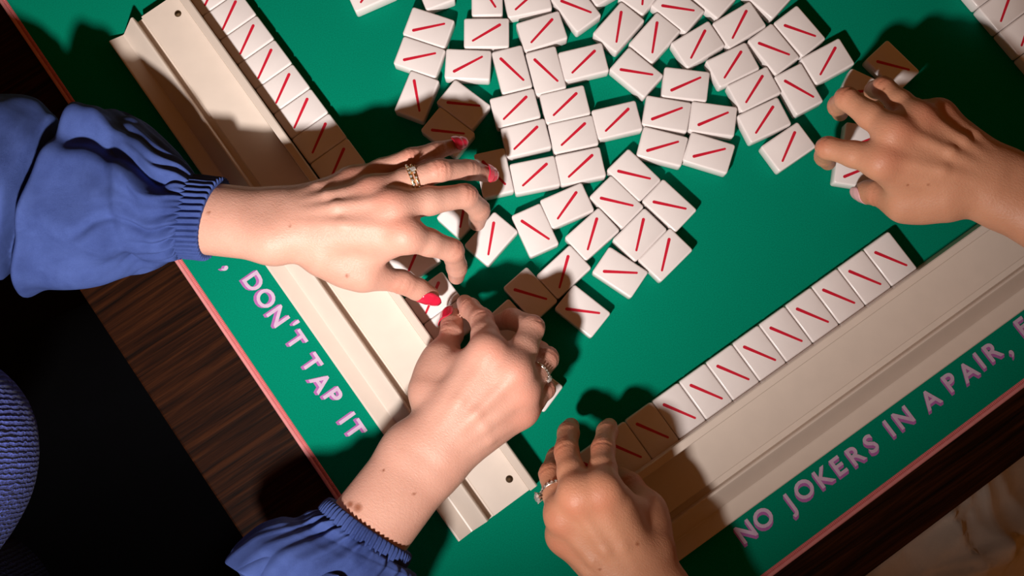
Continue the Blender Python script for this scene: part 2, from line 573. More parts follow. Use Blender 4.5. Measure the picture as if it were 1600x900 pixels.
LOOSE = [
    (-0.0616, 0.2612, 160.9, "loose tile at the heap's left end, upper of two lying flush together"),
    (-0.0673, 0.2411, 160.8, "loose tile at the heap's left end, lower of two lying flush together"),
    (-0.0237, 0.2573, 0.1, 'level loose tile just under the third tile cut by the top edge'),
    (-0.0357, 0.2359, 177.0, 'loose tile between the far left pair and the two upright tiles'),
    (-0.0687, 0.2148, 69.0, 'upright loose tile at the far left of the heap, mark slanting steeply'),
    (-0.0384, 0.2090, 142.3, 'loose tile half in shade, just above the fully shaded one'),
    (-0.0483, 0.1905, 141.9, 'shaded loose tile just beyond the red nail of the little finger'),
    (-0.0070, 0.2324, 104.1, 'left one of two upright tiles side by side above the six-tile block'),
    (-0.0049, 0.2064, 14.1, 'tile in the six-tile block, left column, top'),
    (0.0125, 0.2585, 17.4, 'tilted loose tile directly above the two upright side-by-side tiles'),
    (0.0349, 0.2750, 126.3, 'loose white tile cut off by the top edge, fifth from the left'),
    (0.0628, 0.2611, 49.1, 'left one of two parallel steeply leaning tiles near the top middle'),
    (0.0861, 0.2538, 49.0, 'right one of two parallel steeply leaning tiles near the top middle'),
    (0.1016, 0.2738, 139.1, 'loose white tile cut off by the top edge, eighth from the left'),
    (0.1142, 0.2491, 31.4, 'loose tile left of the upper right cluster, next to the leaning pair'),
    (0.1415, 0.2625, 31.4, "topmost whole tile of the three descending the upper right cluster's left side"),
    (0.1364, 0.2352, 25.9, "loose tile in the upper right cluster, touching the level tile's corner"),
    (0.1633, 0.2458, 126.6, 'loose tile in the middle of the upper right cluster, mark falling rightward'),
    (0.1498, 0.2187, 26.3, 'loose tile just below the middle of the upper right cluster'),
    (0.1806, 0.2581, 128.0, 'glossy loose tile at the top right corner of the heap'),
    (0.1980, 0.2375, 28.7, 'rightmost loose tile of the heap, mark rising steeply'),
    (0.1786, 0.2188, 117.5, 'loose tile below the rightmost one, mark falling to the right'),
    (0.1557, 0.1982, 25.0, 'loose tile right of the two-by-two block, second lowest of the right end'),
    (0.1706, 0.1804, 34.3, 'lowest loose tile at the right end, nearest the bare index finger'),
    (0.0151, 0.2317, 104.2, 'right one of two upright tiles side by side above the six-tile block'),
    (0.0396, 0.2374, 13.6, 'loose tile touching the right side of the two upright tiles'),
    (0.0738, 0.2303, 139.0, 'loose tile below the two leaning tiles, mark almost level'),
    (0.1056, 0.2222, 172.7, 'level loose tile above the two-by-two block of tiles'),
    (0.0274, 0.2088, 13.1, 'tile in the six-tile block, right column, top'),
    (0.0326, 0.1888, 12.1, 'tile in the six-tile block, right column, middle'),
    (0.0930, 0.2024, 169.6, 'tile in the two-by-two block, top left'),
    (0.1227, 0.1989, 171.7, 'tile in the two-by-two block, top right'),
    (0.0609, 0.1983, 13.3, 'loose tile just right of the six-tile block, beside its middle'),
    (0.0020, 0.1864, 13.5, 'tile in the six-tile block, left column, middle'),
    (0.0898, 0.1807, 165.0, 'tile in the two-by-two block, bottom left'),
    (0.1196, 0.1764, 162.3, 'tile in the two-by-two block, bottom right'),
    (0.0078, 0.1621, 11.5, 'tile in the six-tile block, left column, bottom'),
    (0.0371, 0.1678, 11.8, 'tile in the six-tile block, right column, bottom'),
    (0.0712, 0.1619, 134.8, 'top tile of the diamond-tilted cluster right of the six-tile block'),
    (0.0599, 0.1443, 135.0, 'left tile of the diamond-tilted cluster, mark nearly level'),
    (0.0935, 0.1420, 136.1, 'rightmost tile of the diamond-tilted cluster'),
    (0.0283, 0.1420, 23.7, 'loose tile under the right column of the six-tile block'),
    (0.0079, 0.1261, 114.4, 'loose tile under the left column of the six-tile block, mark falling rightward'),
    (0.0442, 0.1235, 41.9, 'lower left tile of the diamond-tilted cluster, above a shade-edged tile'),
    (0.0744, 0.1230, 45.0, 'centre lower tile of the diamond-tilted cluster, mark nearly upright'),
    (0.0904, 0.1101, 44.7, 'lowest right tile of the diamond-tilted cluster, mark nearly upright'),
    (0.0616, 0.0989, 145.9, 'loose tile under the diamond-tilted cluster with a perfectly level mark'),
    (0.0260, 0.0992, 42.9, 'loose tile touching the upper right of the big shaded tile'),
    (0.0377, 0.0742, 141.2, 'single lit tile closest to the open green below the heap'),
    (0.0048, 0.0848, 131.9, 'shaded loose tile beyond the fingertips of the lower blue-sleeved hand'),
    (-0.0185, 0.1634, 102.5, 'partly shaded loose tile under the red nail of the ring finger'),
    (-0.0201, 0.1206, 49.2, 'bright loose tile just right of the bent middle finger'),
    (0.2399, 0.2343, 133.0, 'dark shaded tile beyond the knuckles of the bare right-hand hand'),
    (-0.1006, 0.2871, 24.7, 'loose white tile cut off by the top edge, first from the left'),
    (-0.0589, 0.2903, 110.6, 'loose white tile cut off by the top edge, second from the left'),
    (-0.0235, 0.2838, 90.7, 'loose white tile cut off by the top edge, third from the left'),
    (0.0030, 0.2803, 11.4, 'loose white tile cut off by the top edge, fourth from the left'),
    (0.0494, 0.2931, 121.2, 'loose white tile cut off by the top edge, sixth from the left'),
    (0.0794, 0.2868, 52.8, 'loose white tile cut off by the top edge, seventh from the left'),
    (0.1231, 0.2837, 137.3, 'loose white tile cut off by the top edge, ninth from the left'),
    (0.1591, 0.2836, 137.1, 'loose white tile cut off by the top edge, tenth from the left'),
    (-0.0067, 0.0645, 131.9, "shaded tile mostly hidden under the lower blue-sleeved hand's fingers"),
    (0.0075, 0.0277, 143.1, 'tile peeking out under the ring and little fingers of the lower hand'),
    (-0.0379, 0.1383, 48.1, 'loose tile gripped under the bent middle finger of the upper hand'),
    (0.2218, 0.2173, 153.5, "tile partly shaded under the bare hand's middle and ring fingers"),
    (0.2148, 0.1644, 170.6, 'tile between the thumb and index finger of the bare right-hand hand'),
    (0.2210, 0.1844, 170.5, 'tile seen between the index and middle fingers of the bare hand'),
]
for x, y, a, lb in LOOSE:
    tile(x, y, a, lb, 'loose mahjong tiles')
ROW_LEFT = [
    (-0.2052, 0.2864, 36.5, 'white mahjong tile against the left rack, first from the top'),
    (-0.1929, 0.2697, 36.5, 'white mahjong tile against the left rack, second from the top'),
    (-0.1806, 0.2531, 36.5, 'white mahjong tile against the left rack, third from the top'),
    (-0.1683, 0.2364, 36.5, 'white mahjong tile against the left rack, fourth from the top'),
    (-0.1560, 0.2198, 36.5, 'white mahjong tile against the left rack, fifth from the top'),
    (-0.1437, 0.2031, 36.5, 'white mahjong tile against the left rack, sixth from the top'),
    (-0.1314, 0.1865, 36.5, 'white mahjong tile against the left rack, seventh from the top'),
    (-0.1191, 0.1698, 36.5, 'white mahjong tile against the left rack, eighth from the top'),
    (-0.1068, 0.1532, 36.5, 'white mahjong tile against the left rack, ninth from the top'),
    (-0.0945, 0.1365, 36.5, 'white mahjong tile against the left rack, tenth from the top'),
    (-0.0697, 0.1060, 36.5, 'white mahjong tile against the left rack, eleventh from the top'),
    (-0.0570, 0.0827, 36.5, 'white mahjong tile against the left rack, twelfth from the top'),
    (-0.0447, 0.0660, 36.5, 'white mahjong tile against the left rack, thirteenth from the top'),
]
for x, y, a, lb in ROW_LEFT:
    tile(x, y, a, lb, 'tiles against the left rack')
ROW_RIGHT = [
    (0.2322, 0.1074, 125.3, 'white mahjong tile against the right rack, first from the right'),
    (0.2153, 0.0954, 125.3, 'white mahjong tile against the right rack, second from the right'),
    (0.1984, 0.0835, 125.3, 'white mahjong tile against the right rack, third from the right'),
    (0.1815, 0.0715, 125.3, 'white mahjong tile against the right rack, fourth from the right'),
    (0.1646, 0.0595, 125.3, 'white mahjong tile against the right rack, fifth from the right'),
    (0.1477, 0.0476, 125.3, 'white mahjong tile against the right rack, sixth from the right'),
    (0.1308, 0.0356, 125.3, 'white mahjong tile against the right rack, seventh from the right'),
    (0.1139, 0.0237, 125.3, 'white mahjong tile against the right rack, eighth from the right'),
    (0.0970, 0.0117, 125.3, 'white mahjong tile against the right rack, ninth from the right'),
    (0.0801, -0.0002, 125.3, 'white mahjong tile against the right rack, tenth from the right'),
    (0.0632, -0.0122, 125.3, 'white mahjong tile against the right rack, eleventh from the right'),
    (0.0463, -0.0241, 125.3, 'white mahjong tile against the right rack, twelfth from the right'),
]
for x, y, a, lb in ROW_RIGHT:
    tile(x, y, a, lb, 'tiles against the right rack')
ROW_CORNER = [
    (0.3030, 0.2906, 36.5, 'white mahjong tile in the top right corner row, first from the top'),
    (0.3153, 0.2739, 36.5, 'white mahjong tile in the top right corner row, second from the top'),
    (0.3276, 0.2573, 36.5, 'white mahjong tile in the top right corner row, third from the top'),
    (0.3399, 0.2406, 36.5, 'white mahjong tile in the top right corner row, fourth from the top'),
    (0.3522, 0.2240, 36.5, 'white mahjong tile in the top right corner row, fifth from the top'),
]
for x, y, a, lb in ROW_CORNER:
    tile(x, y, a, lb, 'tiles in the top right corner row')



# ------------------------------------------------------------------ hands: signed distance field and surface nets
def surface_nets(F, org, h):
    ins = F < 0
    nx, ny, nz = F.shape
    c = [ins[i:nx - 1 + i, j:ny - 1 + j, k:nz - 1 + k] for i in (0, 1) for j in (0, 1) for k in (0, 1)]
    any_, all_ = c[0].copy(), c[0].copy()
    for q in c[1:]: any_ |= q; all_ &= q
    act = any_ & ~all_
    ids = -np.ones(act.shape, np.int64)
    idx = np.argwhere(act)
    ids[act] = np.arange(len(idx))
    acc = np.zeros((len(idx), 3)); cnt = np.zeros(len(idx))
    I, J, K = idx.T
    offs = [(i, j, k) for i in (0, 1) for j in (0, 1) for k in (0, 1)]
    for a in range(8):
        for b in range(a + 1, 8):
            oa, ob = offs[a], offs[b]
            if sum(abs(x - y) for x, y in zip(oa, ob)) != 1: continue
            fa = F[I + oa[0], J + oa[1], K + oa[2]]; fb = F[I + ob[0], J + ob[1], K + ob[2]]
            s = (fa < 0) != (fb < 0)
            t = np.where(s, fa / np.where(s, fa - fb, 1), 0)
            pt = np.array(oa)[None, :] + t[:, None] * (np.array(ob) - np.array(oa))[None, :]
            acc += np.where(s[:, None], pt, 0); cnt += s
    V = (idx + acc / cnt[:, None]) * h + np.asarray(org)
    quads = []
    for ax in range(3):
        a = [slice(None)] * 3; b = [slice(None)] * 3
        a[ax] = slice(0, -1); b[ax] = slice(1, None)
        s = ins[tuple(a)] != ins[tuple(b)]
        e = np.argwhere(s)
        o1, o2 = [(1, 2), (2, 0), (0, 1)][ax]
        ok = (e[:, o1] > 0) & (e[:, o2] > 0) & (e[:, o1] < ids.shape[o1]) & (e[:, o2] < ids.shape[o2])
        e = e[ok]
        flip = ins[tuple(e.T)]

        def cid(d1, d2):
            q = e.copy(); q[:, o1] -= d1; q[:, o2] -= d2
            return ids[q[:, 0], q[:, 1], q[:, 2]]
        q = np.stack([cid(1, 1), cid(0, 1), cid(0, 0), cid(1, 0)], 1)
        q[~flip] = q[~flip][:, ::-1]
        quads.append(q)
    return V, np.concatenate(quads)


class Field:
    def __init__(self, lo, hi, h):
        self.h = h; self.org = np.array(lo, float)
        n = np.ceil((np.array(hi) - self.org) / h).astype(int) + 1
        self.ax = [self.org[i] + h * np.arange(n[i]) for i in range(3)]
        self.shape = tuple(n)

    def new(self): return np.full(self.shape, 0.02, np.float32)

    def box(self, pts, pad):
        pts = np.atleast_2d(pts)
        lo = ((pts.min(0) - pad - self.org) / self.h).astype(int); hi = np.ceil((pts.max(0) + pad - self.org) / self.h).astype(int) + 1
        lo = np.clip(lo, 0, self.shape); hi = np.clip(hi, 0, self.shape)
        sl = tuple(slice(a, b) for a, b in zip(lo, hi))
        X = self.ax[0][sl[0]][:, None, None]; Y = self.ax[1][sl[1]][None, :, None]; Z = self.ax[2][sl[2]][None, None, :]
        return sl, X, Y, Z

    def cone(self, G, a, b, ra, rb, k=0.003):
        a = np.asarray(a, float); b = np.asarray(b, float)
        sl, X, Y, Z = self.box([a, b], max(ra, rb) + 0.012)
        d = b - a; L2 = max(float(d @ d), 1e-12)
        t = np.clip(((X - a[0]) * d[0] + (Y - a[1]) * d[1] + (Z - a[2]) * d[2]) / L2, 0, 1)
        D = np.sqrt((X - a[0] - t * d[0]) ** 2 + (Y - a[1] - t * d[1]) ** 2 + (Z - a[2] - t * d[2]) ** 2) - (ra + t * (rb - ra))
        G[sl] = smin(G[sl], D.astype(np.float32), k)

    def ball(self, G, c, r, k=0.003): self.cone(G, c, np.asarray(c) + 1e-5, r, r, k)


def smin(a, b, k):
    hh = np.clip(0.5 + 0.5 * (b - a) / k, 0, 1)
    return b + (a - b) * hh - k * hh * (1 - hh)


def unit(v):
    v = np.asarray(v, float); return v / np.linalg.norm(v)


def build_hand(spec, h=0.00115):
    """spec: wrist pair, elbow pair, carpals, fingers {name: [MCP, PIP, DIP, TIP]}, thumb [CMC, MCP, IP, TIP]; all 3-D points."""
    fing, th = spec['fingers'], spec['thumb']
    pts = [p for f in fing.values() for p in f] + th + list(spec['wrist']) + list(spec['arm'])
    pts = np.array(pts)
    Fd = Field(pts.min(0) - 0.03, pts.max(0) + 0.03, h)
    R = spec.get('radii', {})
    palm = Fd.new()
    wr, ar = spec['wrist'], spec['arm']
    rw, ra = spec.get('rw', .0145), spec.get('ra', .0185)
    for i in (0, 1):
        Fd.cone(palm, wr[i], ar[i], rw, ra, .012)
    Fd.cone(palm, wr[0], wr[1], rw - .0005, rw - .0005, .010)
    names = ['index', 'middle', 'ring', 'pinky']
    w0, w1 = np.array(wr[0]), np.array(wr[1])       # wr[0] thumb side, wr[1] little-finger side
    mc = [np.array(fing[n][0]) for n in names]
    across = mc[3] - mc[0]; fwd = (mc[1] + mc[2]) / 2 - (w0 + w1) / 2
    dors = unit(np.cross(across, fwd))
    if dors[2] < 0: dors = -dors
    rm = {'index': .0098, 'middle': .0100, 'ring': .0096, 'pinky': .0090}
    carp = {}
    for i, n in enumerate(names):
        f = i / 3.0
        base = w0 * (1 - f) + w1 * f
        base = base + unit(fwd) * .012
        carp[n] = base
        Fd.cone(palm, base - dors * .002, mc[i] - dors * .0014, .0122, rm[n] - .0002, .010)
    for i in range(3):
        a, b = names[i], names[i + 1]
        Fd.cone(palm, (carp[a] + carp[b]) / 2 - dors * .002, (mc[i] + mc[i + 1]) / 2 - dors * .0034 - unit(fwd) * .005, .012, .0088, .009)
    # thumb base
    th = [np.array(t, float) for t in th]
    Fd.cone(palm, th[0], th[1], .0128, .0102, .011)
    Fd.cone(palm, (th[0] + th[1]) / 2 - dors * .004, mc[0] - dors * .008 - unit(fwd) * .012, .0100, .0068, .010)
    Fd.cone(palm, carp['pinky'] - dors * .006, mc[3] - dors * .007 - unit(fwd) * .012, .0105, .0085, .010)
    # knuckles and tendons on the back of the hand
    for i, n in enumerate(names):
        Fd.ball(palm, mc[i] + dors * .0004, .0080, .008)
        tm = (carp[n] + mc[i]) / 2 + dors * (.0094 + spec.get('tend', 0))
        Fd.cone(palm, carp[n] + dors * .0092, tm, .0014, .0018, .0045)
        Fd.cone(palm, tm, mc[i] + dors * .0062, .0018, .0022, .0045)
    total = palm.copy()
    creases, flush = [], []
    rf = {'index': (.0083, .0076, .0069, .0056), 'middle': (.0085, .0078, .0071, .0058), 'ring': (.0081, .0074, .0067, .0055), 'pinky': (.0073, .0065, .0058, .0048)}
    fs = spec.get('fs', 1.0)
    for n in names:
        q = [np.array(p, float) for p in fing[n]]
        r = [x * fs * m for x, m in zip(rf[n], (1.05, .97, .96, 1.0))]
        G = Fd.new()
        mid = (q[0] + q[1]) / 2
        Fd.cone(G, q[0], mid, r[0] + .0006, r[0] - .0001, .003)
        Fd.cone(G, mid, q[1], r[0] - .0001, r[1], .003)
        Fd.cone(G, q[1], q[2], r[1], r[2], .003)
        Fd.cone(G, q[2], q[3], r[2] + .0002, r[3], .003)
        u1, u2, u3 = unit(q[1] - q[0]), unit(q[2] - q[1]), unit(q[3] - q[2])
        o1 = unit(u1 - u2 + dors * .15); o2 = unit(u2 - u3 + dors * .15)
        Fd.ball(G, q[1] + o1 * .0008, r[1] - .0012, .003)
        creases.append((q[1], unit(u1 + u2), o1, r[1], 3)); creases.append((q[2], unit(u2 + u3), o2, r[2], 2))
        flush += [(q[1] + o1 * r[1], .007, .55), (q[2] + o2 * r[2], .005, .3), (q[0] + dors * .008, .010, .5), (q[3], .006, .25)]
        total = np.minimum(total, smin(palm, G, .0055))
    G = Fd.new()
    rt = [x * spec.get('ts', 1.0) for x in (.0100, .0092, .0086, .0064)]
    Fd.cone(G, th[0], th[1], .0110, rt[1], .004); Fd.cone(G, th[1], (th[1] + th[2]) / 2, rt[1], rt[1] - .0008, .003)
    Fd.cone(G, (th[1] + th[2]) / 2, th[2], rt[1] - .0008, rt[2], .003)
    Fd.cone(G, th[2], th[2] * .45 + th[3] * .55, rt[2], rt[2] - .0006, .003); Fd.cone(G, th[2] * .45 + th[3] * .55, th[3], rt[2] - .0006, rt[3], .003)
    tn = unit(spec['thumb_normal'])
    creases.append((th[2], unit(th[3] - th[1]), tn, rt[2], 3))
    flush += [(th[2] + tn * rt[2], .007, .5)]
    total = np.minimum(total, smin(palm, G, .008))
    # wrinkles over the finger joints
    for c, ax, out, r, n in creases:
        sl, X, Y, Z = Fd.box([c], r + .006)
        rel = (X - c[0], Y - c[1], Z - c[2])
        s = rel[0] * ax[0] + rel[1] * ax[1] + rel[2] * ax[2]
        up = rel[0] * out[0] + rel[1] * out[1] + rel[2] * out[2]
        bend = s - 0.0 * up
        mask = 1 / (1 + np.exp(-(up - r * .35) / .0012))
        dist = np.sqrt(rel[0] ** 2 + rel[1] ** 2 + rel[2] ** 2)
        mask = mask * np.exp(-(np.maximum(dist - r - .001, 0) / .003) ** 2)
        for k in range(n):
            off = (k - (n - 1) / 2) * .0026
            total[sl] += (mask * .00085 * np.exp(-((bend - off) / .0008) ** 2)).astype(np.float32)
    V, Q = surface_nets(total, Fd.org, h)
    fl = np.zeros(len(V), np.float32)
    for c, s, w in flush:
        d2 = ((V - c) ** 2).sum(1)
        fl = np.maximum(fl, w * np.exp(-d2 / (s * s)))
    ml = np.zeros(len(V), np.float32)
    for (px, py, z, r) in spec.get('moles', []):
        p0 = P(px, py, z); ray = unit(p0 - CAM)
        rel = V - CAM; t = rel @ ray
        d = np.linalg.norm(rel - t[:, None] * ray, axis=1)
        near = t < np.min(t[d < .004], initial=9) + .012
        ml = np.maximum(ml, np.where(near, np.clip(1.5 - d / r, 0, 1) * .8, 0))
    return V, Q, fl, ml


def join_body(name, parts, mat, parent, ends):
    Vs, Qs, Fs, Ms, off = [], [], [], [], 0
    for V, Q, fl, ml in parts:
        Vs.append(V); Qs.append(Q + off); Fs.append(fl); Ms.append(ml); off += len(V)
    V = np.concatenate(Vs); Q = np.concatenate(Qs)
    # graft every limb onto the last part (the trunk), deep inside the flesh
    st = np.cumsum([0] + [len(x) for x in Vs])
    trunk = np.arange(st[-2], st[-1])
    for i in range(len(parts) - 1):
        limb = Qs[i]
        far = V[limb[:, 0]] @ ends[i]
        qa = limb[int(np.argmax(far))]
        k = trunk[int(np.argmin(((V[trunk] - V[qa[0]]) ** 2).sum(1)))]
        qb = Qs[-1][np.argwhere((Qs[-1] == k).any(1))[0, 0]]
        Q = np.vstack([Q, [qa[0], qa[1], qb[1], qb[0]]])
    # a light smoothing pass
    nb = np.zeros_like(V); ct = np.zeros(len(V))
    for a, b in ((0, 1), (1, 2), (2, 3), (3, 0)):
        np.add.at(nb, Q[:, a], V[Q[:, b]]); np.add.at(ct, Q[:, a], 1)
    V = V * .6 + (nb / np.maximum(ct, 1)[:, None]) * .4
    o = np_obj(name, V, Q, mat, parent)
    for nm, arr in (('flush', np.concatenate(Fs)), ('mole', np.concatenate(Ms))):
        at = o.data.attributes.new(nm, 'FLOAT', 'POINT')
        if len(at.data) == len(arr): at.data.foreach_set('value', arr)
    return o


def nail(tip, base, normal, r, mat, parent, w=58, back=.0085, front=.0042, lift=.0004):
    """A curved fingernail on the fingertip: tip and base are the distal bone's ends."""
    tip = np.array(tip, float); ax = unit(tip - np.array(base)); n = np.array(normal, float)
    n = unit(n - ax * (n @ ax)); s = np.cross(ax, n)
    V, Q = [], []
    NU, NV = 12, 10
    L = back + front
    for j in range(NV + 1):
        t = j / NV
        axial = -back + L * t
        wid = math.radians(w) * (1 - (abs(2 * t - 1)) ** 3.2 * .55)
        rr = r + .0011 * (1 - t) + lift
        if axial > 0: rr = (r + lift) * (1 - .22 * (axial / front) ** 2)
        for i in range(NU + 1):
            a = wid * (2 * i / NU - 1)
            V.append(tip + ax * axial + (n * math.cos(a) + s * math.sin(a)) * rr)
    for j in range(NV):
        for i in range(NU): Q.append((j * (NU + 1) + i, j * (NU + 1) + i + 1, (j + 1) * (NU + 1) + i + 1, (j + 1) * (NU + 1) + i))
    o = mesh_obj('fingernail', V, Q, mat, parent)
    md = o.modifiers.new('thickness', 'SOLIDIFY'); md.thickness = .0003; md.offset = 1.0
    return o


def ip(pts):
    return [P(*p) for p in pts]


person_blue = empty('person', (-0.42, -0.14, -0.3))
tag(person_blue, 'person in a blue gathered-sleeve blouse and red nails, both hands at the left rack', 'person')
person_cream = empty('person', (0.42, -0.32, -0.3))
tag(person_cream, 'person in cream clothing with bare arms, hands at the right-hand tiles', 'person')

H1 = dict(
    wrist=ip([(428, 371, .067), (433, 336, .062)]), arm=ip([(225, 338, .056), (225, 322, .056)]), rw=.0146, ra=.0185, ts=.84, fs=.92, tend=.0012,
    fingers=dict(
        index=ip([(632, 366, .077), (706, 391, .054), (714, 417, .032), (713, 432, .019)]),
        middle=ip([(614, 322, .078), (727, 306, .061), (749, 328, .042), (745, 348, .023)]),
        ring=ip([(585, 301, .071), (686, 266, .068), (733, 265, .052), (760, 272, .038)]),
        pinky=ip([(552, 286, .058), (642, 247, .062), (681, 236, .054), (714, 227, .045)])),
    thumb=ip([(508, 398, .060), (568, 427, .054), (628, 441, .041), (673, 461, .027)]),
    thumb_normal=(-.10, -.80, .60), moles=[(326, 332, .09, .0009), (542, 431, .06, .0010), (453, 353, .08, .0006)])
H2 = dict(
    wrist=ip([(640, 706, .068), (679, 729, .066)]), arm=ip([(512, 893, .086), (530, 905, .084)]), rw=.0150, ra=.0200, ts=.82, fs=.92, tend=.0004,
    fingers=dict(
        index=ip([(764, 550, .077), (753, 500, .054), (734, 482, .036), (726, 473, .022)]),
        middle=ip([(803, 580, .078), (832, 512, .060), (800, 498, .039), (782, 503, .022)]),
        ring=ip([(815, 611, .070), (855, 560, .053), (842, 548, .032), (826, 553, .018)]),
        pinky=ip([(814, 641, .061), (852, 608, .046), (846, 596, .029), (833, 596, .0165)])),
    thumb=ip([(675, 612, .058), (690, 562, .052), (705, 523, .040), (707, 494, .026)]),
    thumb_normal=(-.58, -.05, .80), moles=[(559, 793, .095, .0021), (547, 788, .095, .0016), (599, 735, .08, .0007), (647, 772, .08, .0008)])
H3 = dict(
    wrist=ip([(1034, 925, .066), (986, 935, .066)]), arm=ip([(1085, 1090, .082), (1052, 1100, .082)]), rw=.0150, ra=.0200, ts=.95, fs=.90, tend=.0004,
    fingers=dict(
        index=ip([(941, 768, .0900), (942, 702, .0640), (949, 674, .0462), (952, 666, .0295)]),
        middle=ip([(903, 776, .0900), (885, 706, .0620), (888, 676, .0442), (892, 666, .0275)]),
        ring=ip([(880, 806, .0800), (860, 741, .0540), (870, 714, .0342), (880, 704, .0205)]),
        pinky=ip([(882, 838, .0680), (888, 778, .0440), (898, 754, .0282), (902, 738, .0185)])),
    thumb=ip([(1014, 852, .0640), (1008, 797, .0540), (984, 760, .0402), (958, 745, .0255)]),
    thumb_normal=(.5, .3, .8), moles=[(996, 850, .09, .0010), (937, 890, .09, .0007)])
H4 = dict(
    wrist=ip([(1558, 312, .064), (1570, 276, .064)]), arm=ip([(1720, 398, .080), (1728, 356, .080)]), rw=.0146, ra=.0190, ts=.88, fs=.88, tend=.0010,
    fingers=dict(
        index=ip([(1378, 252, .0740), (1293, 231, .0560), (1288, 244, .0342), (1294, 254, .0215)]),
        middle=ip([(1398, 208, .0780), (1323, 154, .0600), (1309, 165, .0362), (1313, 177, .0205)]),
        ring=ip([(1434, 186, .0740), (1380, 137, .0580), (1366, 141, .0362), (1363, 149, .0205)]),
        pinky=ip([(1466, 181, .0640), (1428, 168, .0440), (1414, 163, .0282), (1402, 164, .0175)])),
    thumb=ip([(1475, 311, .0580), (1412, 318, .0500), (1370, 302, .0372), (1348, 298, .0245)]),
    thumb_normal=(-.45, -.75, .50), moles=[(1418, 289, .08, .0006), (1451, 289, .08, .0006), (1381, 139, .07, .0007)])


def trunk(pts_r, h=.008):
    """Upper arms, shoulders and chest as one coarse continuous surface."""
    P_ = np.array([q for seg in pts_r for q in (seg[0], seg[1])])
    fd = Field(P_.min(0) - .16, P_.max(0) + .16, h)
    G = fd.new() + .05
    for a, b, ra, rb in pts_r: fd.cone(G, np.array(a, float), np.array(b, float), ra, rb, .03)
    v, q = surface_nets(G, fd.org, h)
    z = np.zeros(len(v), np.float32)
    return v, q, z, z


def mid(a): return (np.array(a[0]) + np.array(a[1])) / 2


SH1, SH2, HIP1 = np.array([-.475, .02, .31]), np.array([-.285, -.27, .31]), np.array([-.46, -.17, -.20])
EL1, EL2 = np.array([-.375, .125, .085]), np.array([-.175, -.235, .130])
CH1 = (SH1 + SH2) / 2
T1 = trunk([(mid(H1['arm']), EL1, .0125, .014), (EL1, SH1, .018, .036), (SH1, SH2, .045, .045), (CH1, HIP1, .085, .090),
            (mid(H2['arm']), EL2, .0185, .022), (EL2, SH2, .024, .036)])
SH3, SH4, HIP2 = np.array([.205, -.47, .31]), np.array([.515, -.235, .31]), np.array([.47, -.45, -.20])
EL3, EL4 = np.array([.150, -.335, .115]), np.array([.470, .035, .085])
CH2 = (SH3 + SH4) / 2 + np.array([.03, -.05, 0])
T2 = trunk([(mid(H3['arm']), EL3, .0195, .030), (EL3, SH3, .032, .044), (SH3, SH4, .047, .047), (CH2, HIP2, .085, .090),
            (mid(H4['arm']), EL4, .0185, .029), (EL4, SH4, .032, .044)])
join_body('body', [build_hand(H1), build_hand(H2), T1], MAT['skin1'], person_blue,
          [unit(mid(H1['arm']) - mid(H1['wrist'])), unit(mid(H2['arm']) - mid(H2['wrist']))])
join_body('body', [build_hand(H3), build_hand(H4), T2], MAT['skin2'], person_cream,
          [unit(mid(H3['arm']) - mid(H3['wrist'])), unit(mid(H4['arm']) - mid(H4['wrist']))])


def distal_out(f):
    u2, u3 = unit(f[2] - f[1]), unit(f[3] - f[2])
    return unit(u2 - u3 + np.array([0, 0, .2]))


f = H1['fingers']
nail(f['ring'][3], f['ring'][2], (.15, -.05, 1.0), .0055, MAT['rednail'], person_blue, front=.0062, back=.0062)
nail(f['pinky'][3], f['pinky'][2], (.0, .05, 1.0), .0048, MAT['rednail'], person_blue, front=.0058, back=.0058)
nail(H1['thumb'][3], H1['thumb'][2], H1['thumb_normal'], .0056, MAT['rednail'], person_blue, w=62, front=.0064, back=.0088)
f = H2['fingers']
nail(H2['thumb'][3], H2['thumb'][2], H2['thumb_normal'], .0064, MAT['rednail'], person_blue, w=56, lift=.0007, front=.0034, back=.0112)
nail(H4['thumb'][3], H4['thumb'][2], H4['thumb_normal'], .0061, MAT['pinknail'], person_cream, w=62, lift=.0006, front=.0060, back=.0080)



# ------------------------------------------------------------------ clothing
def catmull(st, n):
    st = np.array(st, float); m = len(st)
    ext = np.vstack([2 * st[0] - st[1], st, 2 * st[-1] - st[-2]])
    ts = np.linspace(0, m - 1 - 1e-9, n)
    out = []
    for t in ts:
        i = int(t); f = t - i
        p0, p1, p2, p3 = ext[i:i + 4]
        out.append(.5 * ((2 * p1) + (-p0 + p2) * f + (2 * p0 - 5 * p1 + 4 * p2 - p3) * f * f + (-p0 + 3 * p1 - 3 * p2 + p3) * f ** 3))
    return np.array(out), ts


